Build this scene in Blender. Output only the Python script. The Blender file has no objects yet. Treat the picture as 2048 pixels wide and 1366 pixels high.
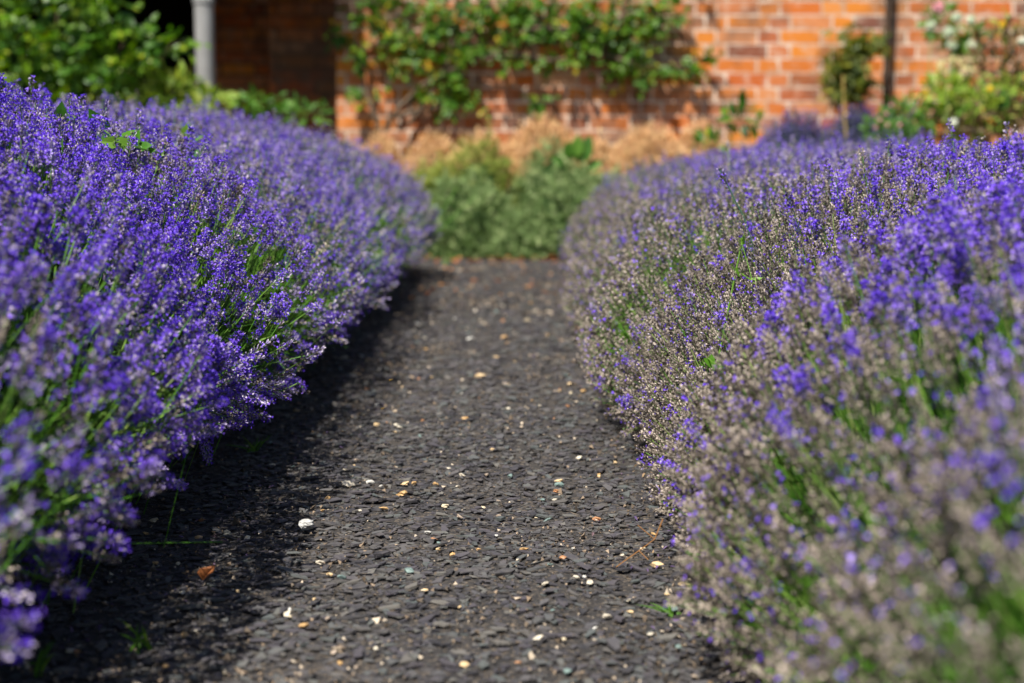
import bpy, math
import numpy as np
from mathutils import Vector, Matrix

sc = bpy.context.scene
rng = np.random.default_rng(7)
D2R = math.radians

# ------------------------------------------------------------------ camera
PITCH = D2R(7.09); FPX = 3000.0; CAMZ = 0.5
cam_d = bpy.data.cameras.new('camera'); cam = bpy.data.objects.new('camera', cam_d)
sc.collection.objects.link(cam); sc.camera = cam
cam.location = (0, 0, CAMZ); cam.rotation_euler = (math.pi/2 - PITCH, 0, 0)
cam_d.sensor_width = 36; cam_d.lens = FPX/2048*36
cam_d.clip_start = 0.02; cam_d.clip_end = 400
cam_d.dof.use_dof = True; cam_d.dof.focus_distance = 2.05
cam_d.dof.aperture_fstop = 3.5; cam_d.dof.aperture_blades = 9

# ------------------------------------------------------------------ sky, sun, exposure
SUN_EL, SUN_AZ = D2R(60), D2R(29)          # behind the camera, to the left
S = Vector((-math.sin(SUN_AZ)*math.cos(SUN_EL), -math.cos(SUN_AZ)*math.cos(SUN_EL), math.sin(SUN_EL)))
w = bpy.data.worlds.new('World'); sc.world = w; w.use_nodes = True
nt = w.node_tree; nt.nodes.clear()
sky = nt.nodes.new('ShaderNodeTexSky'); sky.sky_type = 'NISHITA'; sky.sun_disc = False
sky.sun_elevation = SUN_EL; sky.sun_rotation = math.atan2(S.x, S.y)
bg = nt.nodes.new('ShaderNodeBackground'); bg.inputs[1].default_value = 0.06
wo = nt.nodes.new('ShaderNodeOutputWorld')
nt.links.new(sky.outputs[0], bg.inputs[0]); nt.links.new(bg.outputs[0], wo.inputs[0])
sun_d = bpy.data.lights.new('sun', 'SUN'); sun_d.energy = 5.0; sun_d.angle = D2R(0.5); sun_d.color = (1, .95, .87)
sun = bpy.data.objects.new('sun', sun_d); sc.collection.objects.link(sun)
sun.rotation_euler = S.to_track_quat('Z', 'Y').to_euler(); sun.location = S*30
sc.view_settings.view_transform = 'Standard'; sc.view_settings.look = 'None'
sc.view_settings.exposure = 0.78; sc.view_settings.gamma = 1.0
sc.cycles.use_denoising = True
sc.cycles.max_bounces = 6; sc.cycles.diffuse_bounces = 3; sc.cycles.glossy_bounces = 2
sc.cycles.transmission_bounces = 3; sc.cycles.transparent_max_bounces = 4

# ------------------------------------------------------------------ helpers
def P(px, py, Y):
    """world point that the photograph shows at pixel (px,py), standing at distance Y"""
    a = (px-1024)/FPX; b = (683-py)/FPX
    fy = math.cos(PITCH) + b*math.sin(PITCH); fz = -math.sin(PITCH) + b*math.cos(PITCH)
    t = Y/fy
    return Vector((a*t, Y, CAMZ + fz*t))

def link(o, parent=None):
    sc.collection.objects.link(o)
    if parent is not None:
        o.parent = parent
    return o
def tag(o, label=None, cat=None, group=None, kind=None):
    if label: o['label'] = label
    if cat: o['category'] = cat
    if group: o['group'] = group
    if kind: o['kind'] = kind
    return o
def empty(name, loc, label, cat, group=None):
    o = bpy.data.objects.new(name, None); o.location = loc; o.empty_display_size = .1
    link(o); return tag(o, label, cat, group)

def make_mesh(name, V, T, mats, midx=None, tint=None, smooth=False):
    V = np.asarray(V, np.float32); T = np.asarray(T, np.int32)
    m = bpy.data.meshes.new(name)
    k = T.shape[1]
    m.vertices.add(len(V)); m.vertices.foreach_set('co', V.ravel())
    m.loops.add(T.size); m.loops.foreach_set('vertex_index', T.ravel())
    m.polygons.add(len(T)); m.polygons.foreach_set('loop_start', np.arange(0, T.size, k, dtype=np.int32))
    m.polygons.foreach_set('use_smooth', np.full(len(T), bool(smooth)))
    if midx is not None: m.polygons.foreach_set('material_index', np.asarray(midx, np.int32))
    a = m.attributes.new('tint', 'FLOAT', 'FACE')
    a.data.foreach_set('value', np.asarray(tint if tint is not None else np.full(len(T), .5), np.float32))
    m.update(calc_edges=True)
    for x in (mats if isinstance(mats, (list, tuple)) else [mats]): m.materials.append(x)
    return m
def mobj(name, mesh, parent=None, loc=None):
    o = bpy.data.objects.new(name, mesh)
    if loc is not None: o.location = loc
    return link(o, parent)

def nrm(a):
    return a/np.maximum(np.linalg.norm(a, axis=-1, keepdims=True), 1e-9)
def basis_z(d, roll=None):
    """rotation matrices (N,3,3), columns x,y,z, with z along d and a random roll"""
    d = nrm(np.asarray(d, float)); n = len(d)
    r = nrm(rng.normal(size=(n, 3))); x = nrm(np.cross(r, d)); y = np.cross(d, x)
    return np.stack([x, y, d], axis=2)
def basis_leaf(d, up):
    """y along d, z as near to up as possible"""
    d = nrm(np.asarray(d, float)); x = nrm(np.cross(d, up)); z = np.cross(x, d)
    return np.stack([x, d, z], axis=2)

class Tpl:
    def __init__(s, V, T, mi=None, tint=None):
        s.V = np.asarray(V, float); s.T = np.asarray(T, int)
        s.mi = np.zeros(len(s.T), int) if mi is None else np.asarray(mi, int)
        s.tint = np.full(len(s.T), .5) if tint is None else np.asarray(tint, float)
def merge(tpls):
    V=[];T=[];M=[];C=[];o=0
    for t in tpls:
        V.append(t.V); T.append(t.T+o); M.append(t.mi); C.append(t.tint); o += len(t.V)
    return Tpl(np.concatenate(V), np.concatenate(T), np.concatenate(M), np.concatenate(C))
def scatter(tpls, idx, pos, R, scale, tintoff=None):
    """real copies of the templates, joined"""
    out = []; off = 0; Vs=[];Ts=[];Ms=[];Cs=[]
    for k, t in enumerate(tpls):
        s = np.nonzero(idx == k)[0]
        if len(s) == 0: continue
        v = np.einsum('nij,vj->nvi', R[s], t.V)*np.asarray(scale)[s][:, None, None] + pos[s][:, None, :]
        n, nv = len(s), len(t.V)
        Vs.append(v.reshape(-1, 3))
        Ts.append((t.T[None] + (np.arange(n)*nv)[:, None, None]).reshape(-1, 3) + off); off += n*nv
        Ms.append(np.tile(t.mi, n))
        c = np.tile(t.tint, (n, 1))
        if tintoff is not None: c = c + tintoff[s][:, None]
        Cs.append(np.clip(c, 0, 1).ravel())
    return Tpl(np.concatenate(Vs), np.concatenate(Ts), np.concatenate(Ms), np.concatenate(Cs))
def tobj(name, t, mats, parent=None, kind=None, smooth=False):
    V = t.V
    if parent is not None: V = V - np.array(parent.location)
    o = mobj(name, make_mesh(name, V, t.T, mats, t.mi, t.tint, smooth), parent)
    if kind: o['kind'] = kind
    return o
def place(o, R, pos, s, parent):
    p = Vector(pos) - parent.location
    M = Matrix.Identity(4)
    for i in range(3):
        for j in range(3): M[i][j] = R[i][j]*s
        M[i][3] = p[i]
    o.matrix_local = M

def tube(pts, rad, n=6, mi=0, tint=.5, cap=True):
    pts = np.asarray(pts, float); rad = np.broadcast_to(np.asarray(rad, float), (len(pts),))
    V=[];T=[]
    tan = nrm(np.gradient(pts, axis=0))
    ref = np.array([0.31, .17, .93]); 
    if abs(np.dot(tan[0], nrm(ref))) > .95: ref = np.array([1., 0, 0])
    for i, p in enumerate(pts):
        x = nrm(np.cross(tan[i], ref)); y = np.cross(tan[i], x)
        for k in range(n):
            a = 2*math.pi*k/n; V.append(p + rad[i]*(math.cos(a)*x + math.sin(a)*y))
    for i in range(len(pts)-1):
        for k in range(n):
            a = i*n+k; b = i*n+(k+1)%n; c = a+n; d = b+n
            T += [(a, b, d), (a, d, c)]
    if cap:
        for st in (0, (len(pts)-1)*n):
            for k in range(1, n-1): T.append((st, st+k, st+k+1))
    return Tpl(V, T, np.full(len(T), mi), np.full(len(T), tint))
def box(x0, x1, y0, y1, z0, z1):
    V = [(x, y, z) for x in (x0, x1) for y in (y0, y1) for z in (z0, z1)]
    Q = [(0,1,3,2),(4,6,7,5),(0,4,5,1),(2,3,7,6),(0,2,6,4),(1,5,7,3)]
    T = []
    for q in Q: T += [(q[0],q[1],q[2]),(q[0],q[2],q[3])]
    return Tpl(V, T)
def ball(r=(1,1,1), nu=8, nv=5, jit=0.0, mi=0, tint=.5, c=(0,0,0)):
    V=[(0,0,1)];T=[]
    for j in range(1, nv):
        th = math.pi*j/nv
        for i in range(nu):
            a = 2*math.pi*(i+.5*(j%2))/nu
            V.append((math.sin(th)*math.cos(a), math.sin(th)*math.sin(a), math.cos(th)))
    V.append((0,0,-1))
    for i in range(nu):
        T.append((0, 1+i, 1+(i+1)%nu)); T.append((len(V)-1, 1+(nv-2)*nu+(i+1)%nu, 1+(nv-2)*nu+i))
    for j in range(nv-2):
        for i in range(nu):
            a=1+j*nu+i; b=1+j*nu+(i+1)%nu; T += [(a, a+nu, b+nu), (a, b+nu, b)]
    V = np.array(V)
    if jit: V = V*(1+rng.normal(0, jit, (len(V), 1)))
    return Tpl(V*np.array(r)+np.array(c), T, np.full(len(T), mi), np.full(len(T), tint))

# ------------------------------------------------------------------ materials
def newmat(name):
    m = bpy.data.materials.new(name); m.use_nodes = True
    n = m.node_tree; n.nodes.clear()
    return m, n, n.nodes.new, n.links.new
def ramp(n, stops, interp='LINEAR'):
    r = n.nodes.new('ShaderNodeValToRGB'); e = r.color_ramp.elements
    r.color_ramp.interpolation = interp
    while len(e) < len(stops): e.new(0.5)
    for k, (p, c) in enumerate(stops):
        e[k].position = p; e[k].color = (*c, 1)
    return r
def plant_mat(name, stops, trans=.25, rough=.6, spec=.25, noise=0, interp='LINEAR', tcol=None):
    m, n, N, L = newmat(name)
    at = N('ShaderNodeAttribute'); at.attribute_name = 'tint'
    oi = N('ShaderNodeObjectInfo')
    ad = N('ShaderNodeMath'); ad.operation = 'MULTIPLY_ADD'; ad.inputs[1].default_value = noise; 
    sub = N('ShaderNodeMath'); sub.operation = 'SUBTRACT'; sub.inputs[1].default_value = .5
    L(oi.outputs['Random'], sub.inputs[0]); L(sub.outputs[0], ad.inputs[0]); L(at.outputs['Fac'], ad.inputs[2])
    r = ramp(n, stops, interp); L(ad.outputs[0], r.inputs[0])
    b = N('ShaderNodeBsdfPrincipled'); L(r.outputs[0], b.inputs['Base Color'])
    b.inputs['Roughness'].default_value = rough; b.inputs['Specular IOR Level'].default_value = spec
    out = N('ShaderNodeOutputMaterial')
    if trans > 0:
        t = N('ShaderNodeBsdfTranslucent'); mx = N('ShaderNodeMixShader'); mx.inputs[0].default_value = trans
        hs = N('ShaderNodeHueSaturation'); hs.inputs['Saturation'].default_value = 1.15; hs.inputs['Value'].default_value = 1.3
        L(r.outputs[0], hs.inputs['Color']); L(hs.outputs[0], t.inputs[0])
        L(b.outputs[0], mx.inputs[1]); L(t.outputs[0], mx.inputs[2]); L(mx.outputs[0], out.inputs[0])
    else: L(b.outputs[0], out.inputs[0])
    return m
def flat_mat(name, c, rough=.6, spec=.3, nscale=0, c2=None, bump=0):
    m, n, N, L = newmat(name)
    b = N('ShaderNodeBsdfPrincipled'); out = N('ShaderNodeOutputMaterial')
    b.inputs['Roughness'].default_value = rough; b.inputs['Specular IOR Level'].default_value = spec
    if nscale:
        tc = N('ShaderNodeTexCoord'); no = N('ShaderNodeTexNoise'); no.inputs['Scale'].default_value = nscale; no.inputs['Detail'].default_value = 6
        L(tc.outputs['Object'], no.inputs['Vector'])
        r = ramp(n, [(.35, c), (.65, c2 or c)]); L(no.outputs['Fac'], r.inputs[0]); L(r.outputs[0], b.inputs['Base Color'])
        if bump:
            bp = N('ShaderNodeBump'); bp.inputs['Strength'].default_value = bump; bp.inputs['Distance'].default_value = .01
            L(no.outputs['Fac'], bp.inputs['Height']); L(bp.outputs[0], b.inputs['Normal'])
    else: b.inputs['Base Color'].default_value = (*c, 1)
    L(b.outputs[0], out.inputs[0])
    return m

M_stem = plant_mat('lavender_stem', [(0, (.035,.11,.01)), (.5, (.08,.23,.02)), (.8, (.18,.34,.05)), (1, (.34,.36,.14))], .15, noise=.3)
M_calyx = plant_mat('lavender_calyx', [(0, (.07,.05,.14)), (.18, (.18,.14,.31)), (.36, (.34,.29,.45)), (.5, (.56,.50,.58)),
                                     (.56, (.055,.046,.036)), (.72, (.165,.14,.11)), (.88, (.30,.25,.205)), (1, (.52,.44,.37))], .08)
M_corolla = plant_mat('lavender_petal', [(0, (.09,.035,.46)), (.3, (.15,.07,.66)), (.55, (.23,.11,.70)), (.8, (.34,.21,.82)), (1, (.54,.42,.88))], .25, noise=.3)
M_bluegreen = plant_mat('lavender_leaf', [(0, (.02,.06,.008)), (.5, (.06,.17,.012)), (1, (.18,.32,.04))], .2)
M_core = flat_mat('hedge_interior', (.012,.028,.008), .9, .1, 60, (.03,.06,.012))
M_soil = flat_mat('soil', (.035,.026,.018), .95, .1, 25, (.08,.058,.04), .6)
M_gravelbed = None

def slate_mat():
    m, n, N, L = newmat('slate')
    at = N('ShaderNodeAttribute'); at.attribute_name = 'tint'
    oi = N('ShaderNodeObjectInfo')
    md = N('ShaderNodeMath'); md.operation = 'ADD'; L(at.outputs['Fac'], md.inputs[0]); L(oi.outputs['Random'], md.inputs[1])
    fr = N('ShaderNodeMath'); fr.operation = 'FRACT'; L(md.outputs[0], fr.inputs[0])
    r = ramp(n, [(0, (.026,.025,.028)), (.3, (.045,.043,.049)), (.55, (.062,.055,.064)), (.72, (.082,.080,.082)), (.85, (.070,.082,.080)), (.93,(.14,.13,.115)), (1, (.042,.038,.038))])
    L(fr.outputs[0], r.inputs[0])
    geo = N('ShaderNodeNewGeometry')
    no = N('ShaderNodeTexNoise'); no.inputs['Scale'].default_value = 90; no.inputs['Detail'].default_value = 8; no.inputs['Roughness'].default_value = .7
    L(geo.outputs['Position'], no.inputs['Vector'])
    lo = N('ShaderNodeTexNoise'); lo.inputs['Scale'].default_value = 7; lo.inputs['Detail'].default_value = 4; L(geo.outputs['Position'], lo.inputs['Vector'])
    ml = N('ShaderNodeMath'); ml.operation = 'MULTIPLY_ADD'; ml.inputs[1].default_value = .9; L(lo.outputs['Fac'], ml.inputs[0])
    sh = N('ShaderNodeMath'); sh.operation = 'SUBTRACT'; sh.inputs[1].default_value = .47; L(no.outputs['Fac'], sh.inputs[0]); L(sh.outputs[0], ml.inputs[2])
    dust = ramp(n, [(.42, (0,0,0)), (.72, (.75,.75,.75))]); L(ml.outputs[0], dust.inputs[0])
    mx = N('ShaderNodeMixRGB'); L(dust.outputs[0], mx.inputs[0]); L(r.outputs[0], mx.inputs[1]); mx.inputs[2].default_value = (.105,.097,.09,1)
    b = N('ShaderNodeBsdfPrincipled'); b.inputs['Roughness'].default_value = .62; b.inputs['Specular IOR Level'].default_value = .35
    L(mx.outputs[0], b.inputs['Base Color'])
    bp = N('ShaderNodeBump'); bp.inputs['Strength'].default_value = .5; bp.inputs['Distance'].default_value = .002; L(no.outputs['Fac'], bp.inputs['Height']); L(bp.outputs[0], b.inputs['Normal'])
    out = N('ShaderNodeOutputMaterial'); L(b.outputs[0], out.inputs[0])
    return m
M_slate = slate_mat()
def grit_mat():
    m, n, N, L = newmat('path_grit')
    geo = N('ShaderNodeNewGeometry')
    v = N('ShaderNodeTexVoronoi'); v.inputs['Scale'].default_value = 260; L(geo.outputs['Position'], v.inputs['Vector'])
    r = ramp(n, [(0, (.016,.015,.015)), (.6, (.032,.028,.026)), (.85, (.06,.048,.038)), (1, (.14,.11,.08))])
    sp = N('ShaderNodeSeparateColor'); L(v.outputs['Color'], sp.inputs[0]); L(sp.outputs[0], r.inputs[0])
    b = N('ShaderNodeBsdfPrincipled'); b.inputs['Roughness'].default_value = .9; L(r.outputs[0], b.inputs['Base Color'])
    bp = N('ShaderNodeBump'); bp.inputs['Strength'].default_value = .8; bp.inputs['Distance'].default_value = .003; bp.invert = True
    L(v.outputs['Distance'], bp.inputs['Height']); L(bp.outputs[0], b.inputs['Normal'])
    out = N('ShaderNodeOutputMaterial'); L(b.outputs[0], out.inputs[0])
    return m
M_grit = grit_mat()
def pebble_mat():
    m, n, N, L = newmat('pebble_stone')
    oi = N('ShaderNodeObjectInfo'); at = N('ShaderNodeAttribute'); at.attribute_name = 'tint'
    md = N('ShaderNodeMath'); md.operation = 'ADD'; L(at.outputs['Fac'], md.inputs[0]); L(oi.outputs['Random'], md.inputs[1])
    fr = N('ShaderNodeMath'); fr.operation = 'FRACT'; L(md.outputs[0], fr.inputs[0])
    r = ramp(n, [(0, (.62,.55,.43)), (.22, (.72,.52,.28)), (.40, (.66,.64,.58)), (.50, (.58,.36,.15)), (.66, (.17,.24,.22)), (.74, (.42,.33,.25)), (.84, (.45,.22,.10)), (.92, (.74,.62,.42))], 'CONSTANT')
    L(fr.outputs[0], r.inputs[0])
    geo = N('ShaderNodeNewGeometry'); no = N('ShaderNodeTexNoise'); no.inputs['Scale'].default_value = 150; no.inputs['Detail'].default_value = 5
    L(geo.outputs['Position'], no.inputs['Vector'])
    hs = N('ShaderNodeHueSaturation'); L(r.outputs[0], hs.inputs['Color'])
    mr = N('ShaderNodeMapRange'); mr.inputs[1].default_value=.3; mr.inputs[2].default_value=.7; mr.inputs[3].default_value=.6; mr.inputs[4].default_value=1.1
    L(no.outputs['Fac'], mr.inputs[0]); L(mr.outputs[0], hs.inputs['Value'])
    b = N('ShaderNodeBsdfPrincipled'); b.inputs['Roughness'].default_value = .6; L(hs.outputs[0], b.inputs['Base Color'])
    out = N('ShaderNodeOutputMaterial'); L(b.outputs[0], out.inputs[0])
    return m
M_pebble = pebble_mat()
def brick_mat(name, dark=1.0):
    m, n, N, L = newmat(name)
    oi = N('ShaderNodeObjectInfo'); at = N('ShaderNodeAttribute'); at.attribute_name = 'tint'
    md = N('ShaderNodeMath'); md.operation = 'ADD'; L(at.outputs['Fac'], md.inputs[0]); L(oi.outputs['Random'], md.inputs[1])
    fr = N('ShaderNodeMath'); fr.operation = 'FRACT'; L(md.outputs[0], fr.inputs[0])
    cols = [(0, (.58,.15,.03)), (.22, (.68,.24,.035)), (.4, (.50,.12,.03)), (.55, (.62,.25,.10)), (.7, (.40,.10,.035)), (.82, (.64,.33,.18)), (.92, (.20,.075,.05)), (1, (.58,.16,.03))]
    r = ramp(n, [(p, tuple(x*dark for x in c)) for p, c in cols]); L(fr.outputs[0], r.inputs[0])
    geo = N('ShaderNodeNewGeometry')
    n1 = N('ShaderNodeTexNoise'); n1.inputs['Scale'].default_value = 17; n1.inputs['Detail'].default_value = 7; n1.inputs['Roughness'].default_value = .65
    L(geo.outputs['Position'], n1.inputs['Vector'])
    lime = ramp(n, [(.52, (0,0,0)), (.68, (.6,.6,.6))]); L(n1.outputs['Fac'], lime.inputs[0])
    mx = N('ShaderNodeMixRGB'); L(lime.outputs[0], mx.inputs[0]); L(r.outputs[0], mx.inputs[1]); mx.inputs[2].default_value = (.60*dark,.43*dark,.32*dark,1)
    n2 = N('ShaderNodeTexNoise'); n2.inputs['Scale'].default_value = 3.1; n2.inputs['Detail'].default_value = 8; n2.inputs['Roughness'].default_value = .6
    L(geo.outputs['Position'], n2.inputs['Vector'])
    st = ramp(n, [(.47, (0,0,0)), (.62, (.8,.8,.8))]); L(n2.outputs['Fac'], st.inputs[0])
    mx2 = N('ShaderNodeMixRGB'); L(st.outputs[0], mx2.inputs[0]); L(mx.outputs[0], mx2.inputs[1]); mx2.inputs[2].default_value = (.13*dark,.085*dark,.065*dark,1)
    b = N('ShaderNodeBsdfPrincipled'); b.inputs['Roughness'].default_value = .9; b.inputs['Specular IOR Level'].default_value = .15; L(mx2.outputs[0], b.inputs['Base Color'])
    n3 = N('ShaderNodeTexNoise'); n3.inputs['Scale'].default_value = 70; L(geo.outputs['Position'], n3.inputs['Vector'])
    bp = N('ShaderNodeBump'); bp.inputs['Strength'].default_value = .3; bp.inputs['Distance'].default_value = .003; L(n3.outputs['Fac'], bp.inputs['Height']); L(bp.outputs[0], b.inputs['Normal'])
    out = N('ShaderNodeOutputMaterial'); L(b.outputs[0], out.inputs[0])
    return m
M_brick = brick_mat('old_brick')
M_mortar = flat_mat('lime_mortar', (.42,.28,.19), .95, .1, 11, (.74,.60,.48), .12)
M_mortar_shade = flat_mat('shade_mortar', (.10,.07,.05), .95, .1, 14, (.17,.12,.09), .5)  # darker mortar for the recess walls, their shade put into the colour

# ------------------------------------------------------------------ ground and path
g = make_mesh('ground', [(-60,-60,-.012),(60,-60,-.012),(60,60,-.012),(-60,60,-.012)], [(0,1,2),(0,2,3)], M_soil)
tag(mobj('ground', g), kind='structure')
PX0, PX1, PY1 = -.78, .50, 7.22
nx, ny = 14, 90
gx = np.linspace(PX0, PX1, nx); gy = np.linspace(-1.5, PY1, ny)
V = np.array([(x, y, .002*math.sin(9*x+3*y)+.003*math.sin(5*y-7*x)+.004*math.sin(3.1*x+1.3)*math.sin(2.2*y+.4)) for y in gy for x in gx])
T = []
for j in range(ny-1):
    for i in range(nx-1):
        a = j*nx+i; T += [(a,a+1,a+nx+1),(a,a+nx+1,a+nx)]
path = tag(mobj('path', make_mesh('path', V, T, M_grit)), kind='structure')
def ground_z(x, y): return .002*np.sin(9*x+3*y)+.003*np.sin(5*y-7*x)+.004*np.sin(3.1*x+1.3)*np.sin(2.2*y+.4)

def chip_tpl():
    n = rng.integers(4, 7); a = np.sort(rng.uniform(0, 2*math.pi, n)*.35 + np.arange(n)/n*2*math.pi)
    r = rng.uniform(.6, 1.25, n); el = rng.uniform(.4, .85)
    xy = np.stack([np.cos(a)*r, np.sin(a)*r*el], 1); th = rng.uniform(.09, .24)
    top = np.c_[xy*rng.uniform(.94,.99)+rng.normal(0,.03,(n,2)), np.full(n, th)+rng.normal(0,.03,n)]; bot = np.c_[xy, np.zeros(n)]
    V = np.r_[top, bot, [[0,0,th*1.02]]]; T = []
    for k in range(n):
        j = (k+1)%n; T += [(2*n,k,j),(k,n+k,n+j),(k,n+j,j)]
    return Tpl(V, T)
CH = [chip_tpl() for _ in range(14)]
chip_meshes = [make_mesh('slate_chip', t.V, t.T, M_slate, tint=np.zeros(len(t.T))) for t in CH]
def chips(n, y0, y1, size):
    y = rng.uniform(y0, y1, n); x = rng.uniform(max(PX0+.02,-.66), .40, n)
    s = size*np.minimum(np.exp(rng.normal(0, .42, n)), 1.9)
    z = ground_z(x, y) + rng.uniform(-.002, .004, n)
    d = np.c_[rng.normal(0, .11, n), rng.normal(0, .11, n), np.ones(n)]
    return np.c_[x, y, z], basis_z(d), s
parts = []
big_chips = []
for n, y0, y1, size in ((1500, 0, 1.2, .009), (18500, 1.2, 2.9, .0071), (7000, 2.9, 4.6, .0098), (4200, 4.6, 7.18, .0135)):
    p, R, s = chips(n, y0, y1, size); idx = rng.integers(0, len(CH), n)
    vis = np.zeros(n, bool)
    if y0 == 1.2:
        # chips that lie open on the path in view, nearest first
        score = s/p[:, 1]*(np.abs(p[:, 0]+.1) < .34)*(p[:, 1] > 1.36)*(p[:, 2]-ground_z(p[:,0],p[:,1]) > .0015)*(np.abs(p[:,0]) < .33*p[:,1])
        top = np.argsort(-score)[:300]; vis[top] = True
        for i in top: big_chips.append((idx[i], p[i], R[i], s[i]))
    k = ~vis
    parts.append(scatter(CH, idx[k], p[k], R[k], s[k], rng.uniform(0, 1, n)[k]-.5))
tobj('slate_chippings', merge(parts), M_slate, path, 'stuff')
for k, p, R, s in big_chips:
    o = bpy.data.objects.new('slate_chip', chip_meshes[k]); link(o, path); place(o, R, p, s, path)
# grit between the chips
n = 9000
y = 1.25 + 5.5*rng.uniform(0, 1, n)**2; x = rng.uniform(-.62, .36, n)
k = rng.uniform(0,1,n) < .45; cy = rng.integers(0, n, n); y = np.where(k, y[cy % 60]+rng.normal(0,.05,n), y); x = np.where(k, x[cy % 60]+rng.normal(0,.05,n), x)
GR = [Tpl(rng.normal(0,.25,(4,3))+np.array([(1,0,-.5),(-.6,.8,-.5),(-.5,-.8,-.4),(0,0,.8)]), [(0,1,3),(1,2,3),(2,0,3),(0,2,1)]) for _ in range(6)]
M_gritstone = plant_mat('grit_stone', [(0,(.04,.035,.03)),(.5,(.11,.085,.062)),(.88,(.30,.22,.15)),(1,(.6,.5,.38))], 0, .9)
t = scatter(GR, rng.integers(0,6,n), np.c_[x, y, ground_z(x,y)+.003+rng.uniform(0,.003,n)], basis_z(rng.normal(size=(n,3))), np.exp(rng.normal(0,.45,n))*.0015*(1+y*.12), rng.uniform(-.45,.55,n))
tobj('grit', t, M_gritstone, path, 'stuff')
# pebbles
PB = [ball((1, rng.uniform(.5,.85), rng.uniform(.3,.55)), 6, 4, .22) for _ in range(7)]
pb_m = [make_mesh('pebble', t.V, t.T, M_pebble, tint=np.zeros(len(t.T))) for t in PB]
def pebble(x, y, s, sink=.3):
    k = rng.integers(0, 7); o = bpy.data.objects.new('pebble', pb_m[k]); link(o, path)
    R = basis_z(np.array([[rng.normal(0,.2), rng.normal(0,.2), 1]]))[0]
    place(o, R, (x, y, ground_z(x, y)+.0045+s*sink*.5), s, path)
def gpix(px, py):     # ground point seen at a pixel
    a = (px-1024)/FPX; b = (683-py)/FPX
    fy = math.cos(PITCH)+b*math.sin(PITCH); fz = -math.sin(PITCH)+b*math.cos(PITCH); t = -CAMZ/fz
    return a*t, fy*t
for px, py, wpx in ((697,971,34),(742,967,20),(812,968,20),(806,987,30),(1120,971,24),(876,1095,16),(1090,1172,18),(608,1262,30),(1344,1226,36),(1212,1238,24),(1078,1283,26),(1010,680,16),
                    (1008,1135,12),(846,850,16),(1160,918,18),(940,683,20),(1070,622,16),(754,855,16),(828,967,18),(655,1245,20),(720,1020,14),(560,1005,12),(855,1060,16),(868,1074,14),(1046,1100,22),
                    (968,1012,12),(897,940,14),(690,945,12),(1388,1355,20),(930,1340,24),(752,1308,16),(1100,1132,14),(1190,1262,14),(850,1182,16),(450,1360,18),(330,1345,22),(580,1240,10),(985,905,12)):
    x, y = gpix(px, py); pebble(x, y, wpx/FPX*y*.45)
for i in range(255):
    px, py = 1e9, 0
    while True:
        y = 1.4 + 5.3*rng.uniform(0,1)**1.4; x = rng.uniform(-.5, .24)
        if abs(x) < .33*y: break
    pebble(x, y, rng.uniform(.0026, .0058)*np.exp(rng.normal(0,.2))*(1+.06*y))

# white stone, fallen leaf and small things on the path
x, y = gpix(612, 1062)
t = ball((.0105,.008,.008), 9, 6, .10); t.V[:,2] = np.minimum(t.V[:,2], .0062)
o = mobj('white_stone', make_mesh('white_stone', t.V, t.T, flat_mat('white_quartz', (.34,.34,.33), .6, .3, 150, (.55,.54,.51), .5)), None, (x, y, .0095))
tag(o, 'small flat topped white stone lying on the slate path', 'stone')

# ------------------------------------------------------------------ lavender
def calyx_tris(h, ang, tilt, ln, wd, r0=.0012):
    """slim folded bell standing out from the spike: darker foot, paler mouth"""
    d = np.array([math.cos(ang)*math.sin(tilt), math.sin(ang)*math.sin(tilt), math.cos(tilt)])
    base = np.array([math.cos(ang)*r0, math.sin(ang)*r0, h]); tip = base + d*ln
    s_ = nrm(np.cross(d, rng.normal(size=3))); up = np.cross(d, s_)
    m = base + d*ln*.66
    V = [base, m + s_*wd + up*wd*.5, m - s_*wd + up*wd*.5, tip, m - up*wd*.7]
    return np.array(V[:4]), [(0,1,2),(1,3,2)], tip, d
def petal_quads(tip, d, size, nlobe):
    x = nrm(np.cross(d, rng.normal(size=3))); y = np.cross(d, x); V=[]; T=[]
    for k in range(nlobe):
        a = 2*math.pi*k/nlobe + rng.uniform(0, .6); o = math.cos(a)*x+math.sin(a)*y; s = np.cross(d, o)
        b = len(V); V += [tip-d*.001, tip+o*size*.65+s*size*.5+d*size*.55, tip+o*size*1.15+d*size*.35, tip+o*size*.65-s*size*.5+d*size*.55]
        T += [(b,b+1,b+2),(b,b+2,b+3)]
    return np.array(V), T
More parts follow.
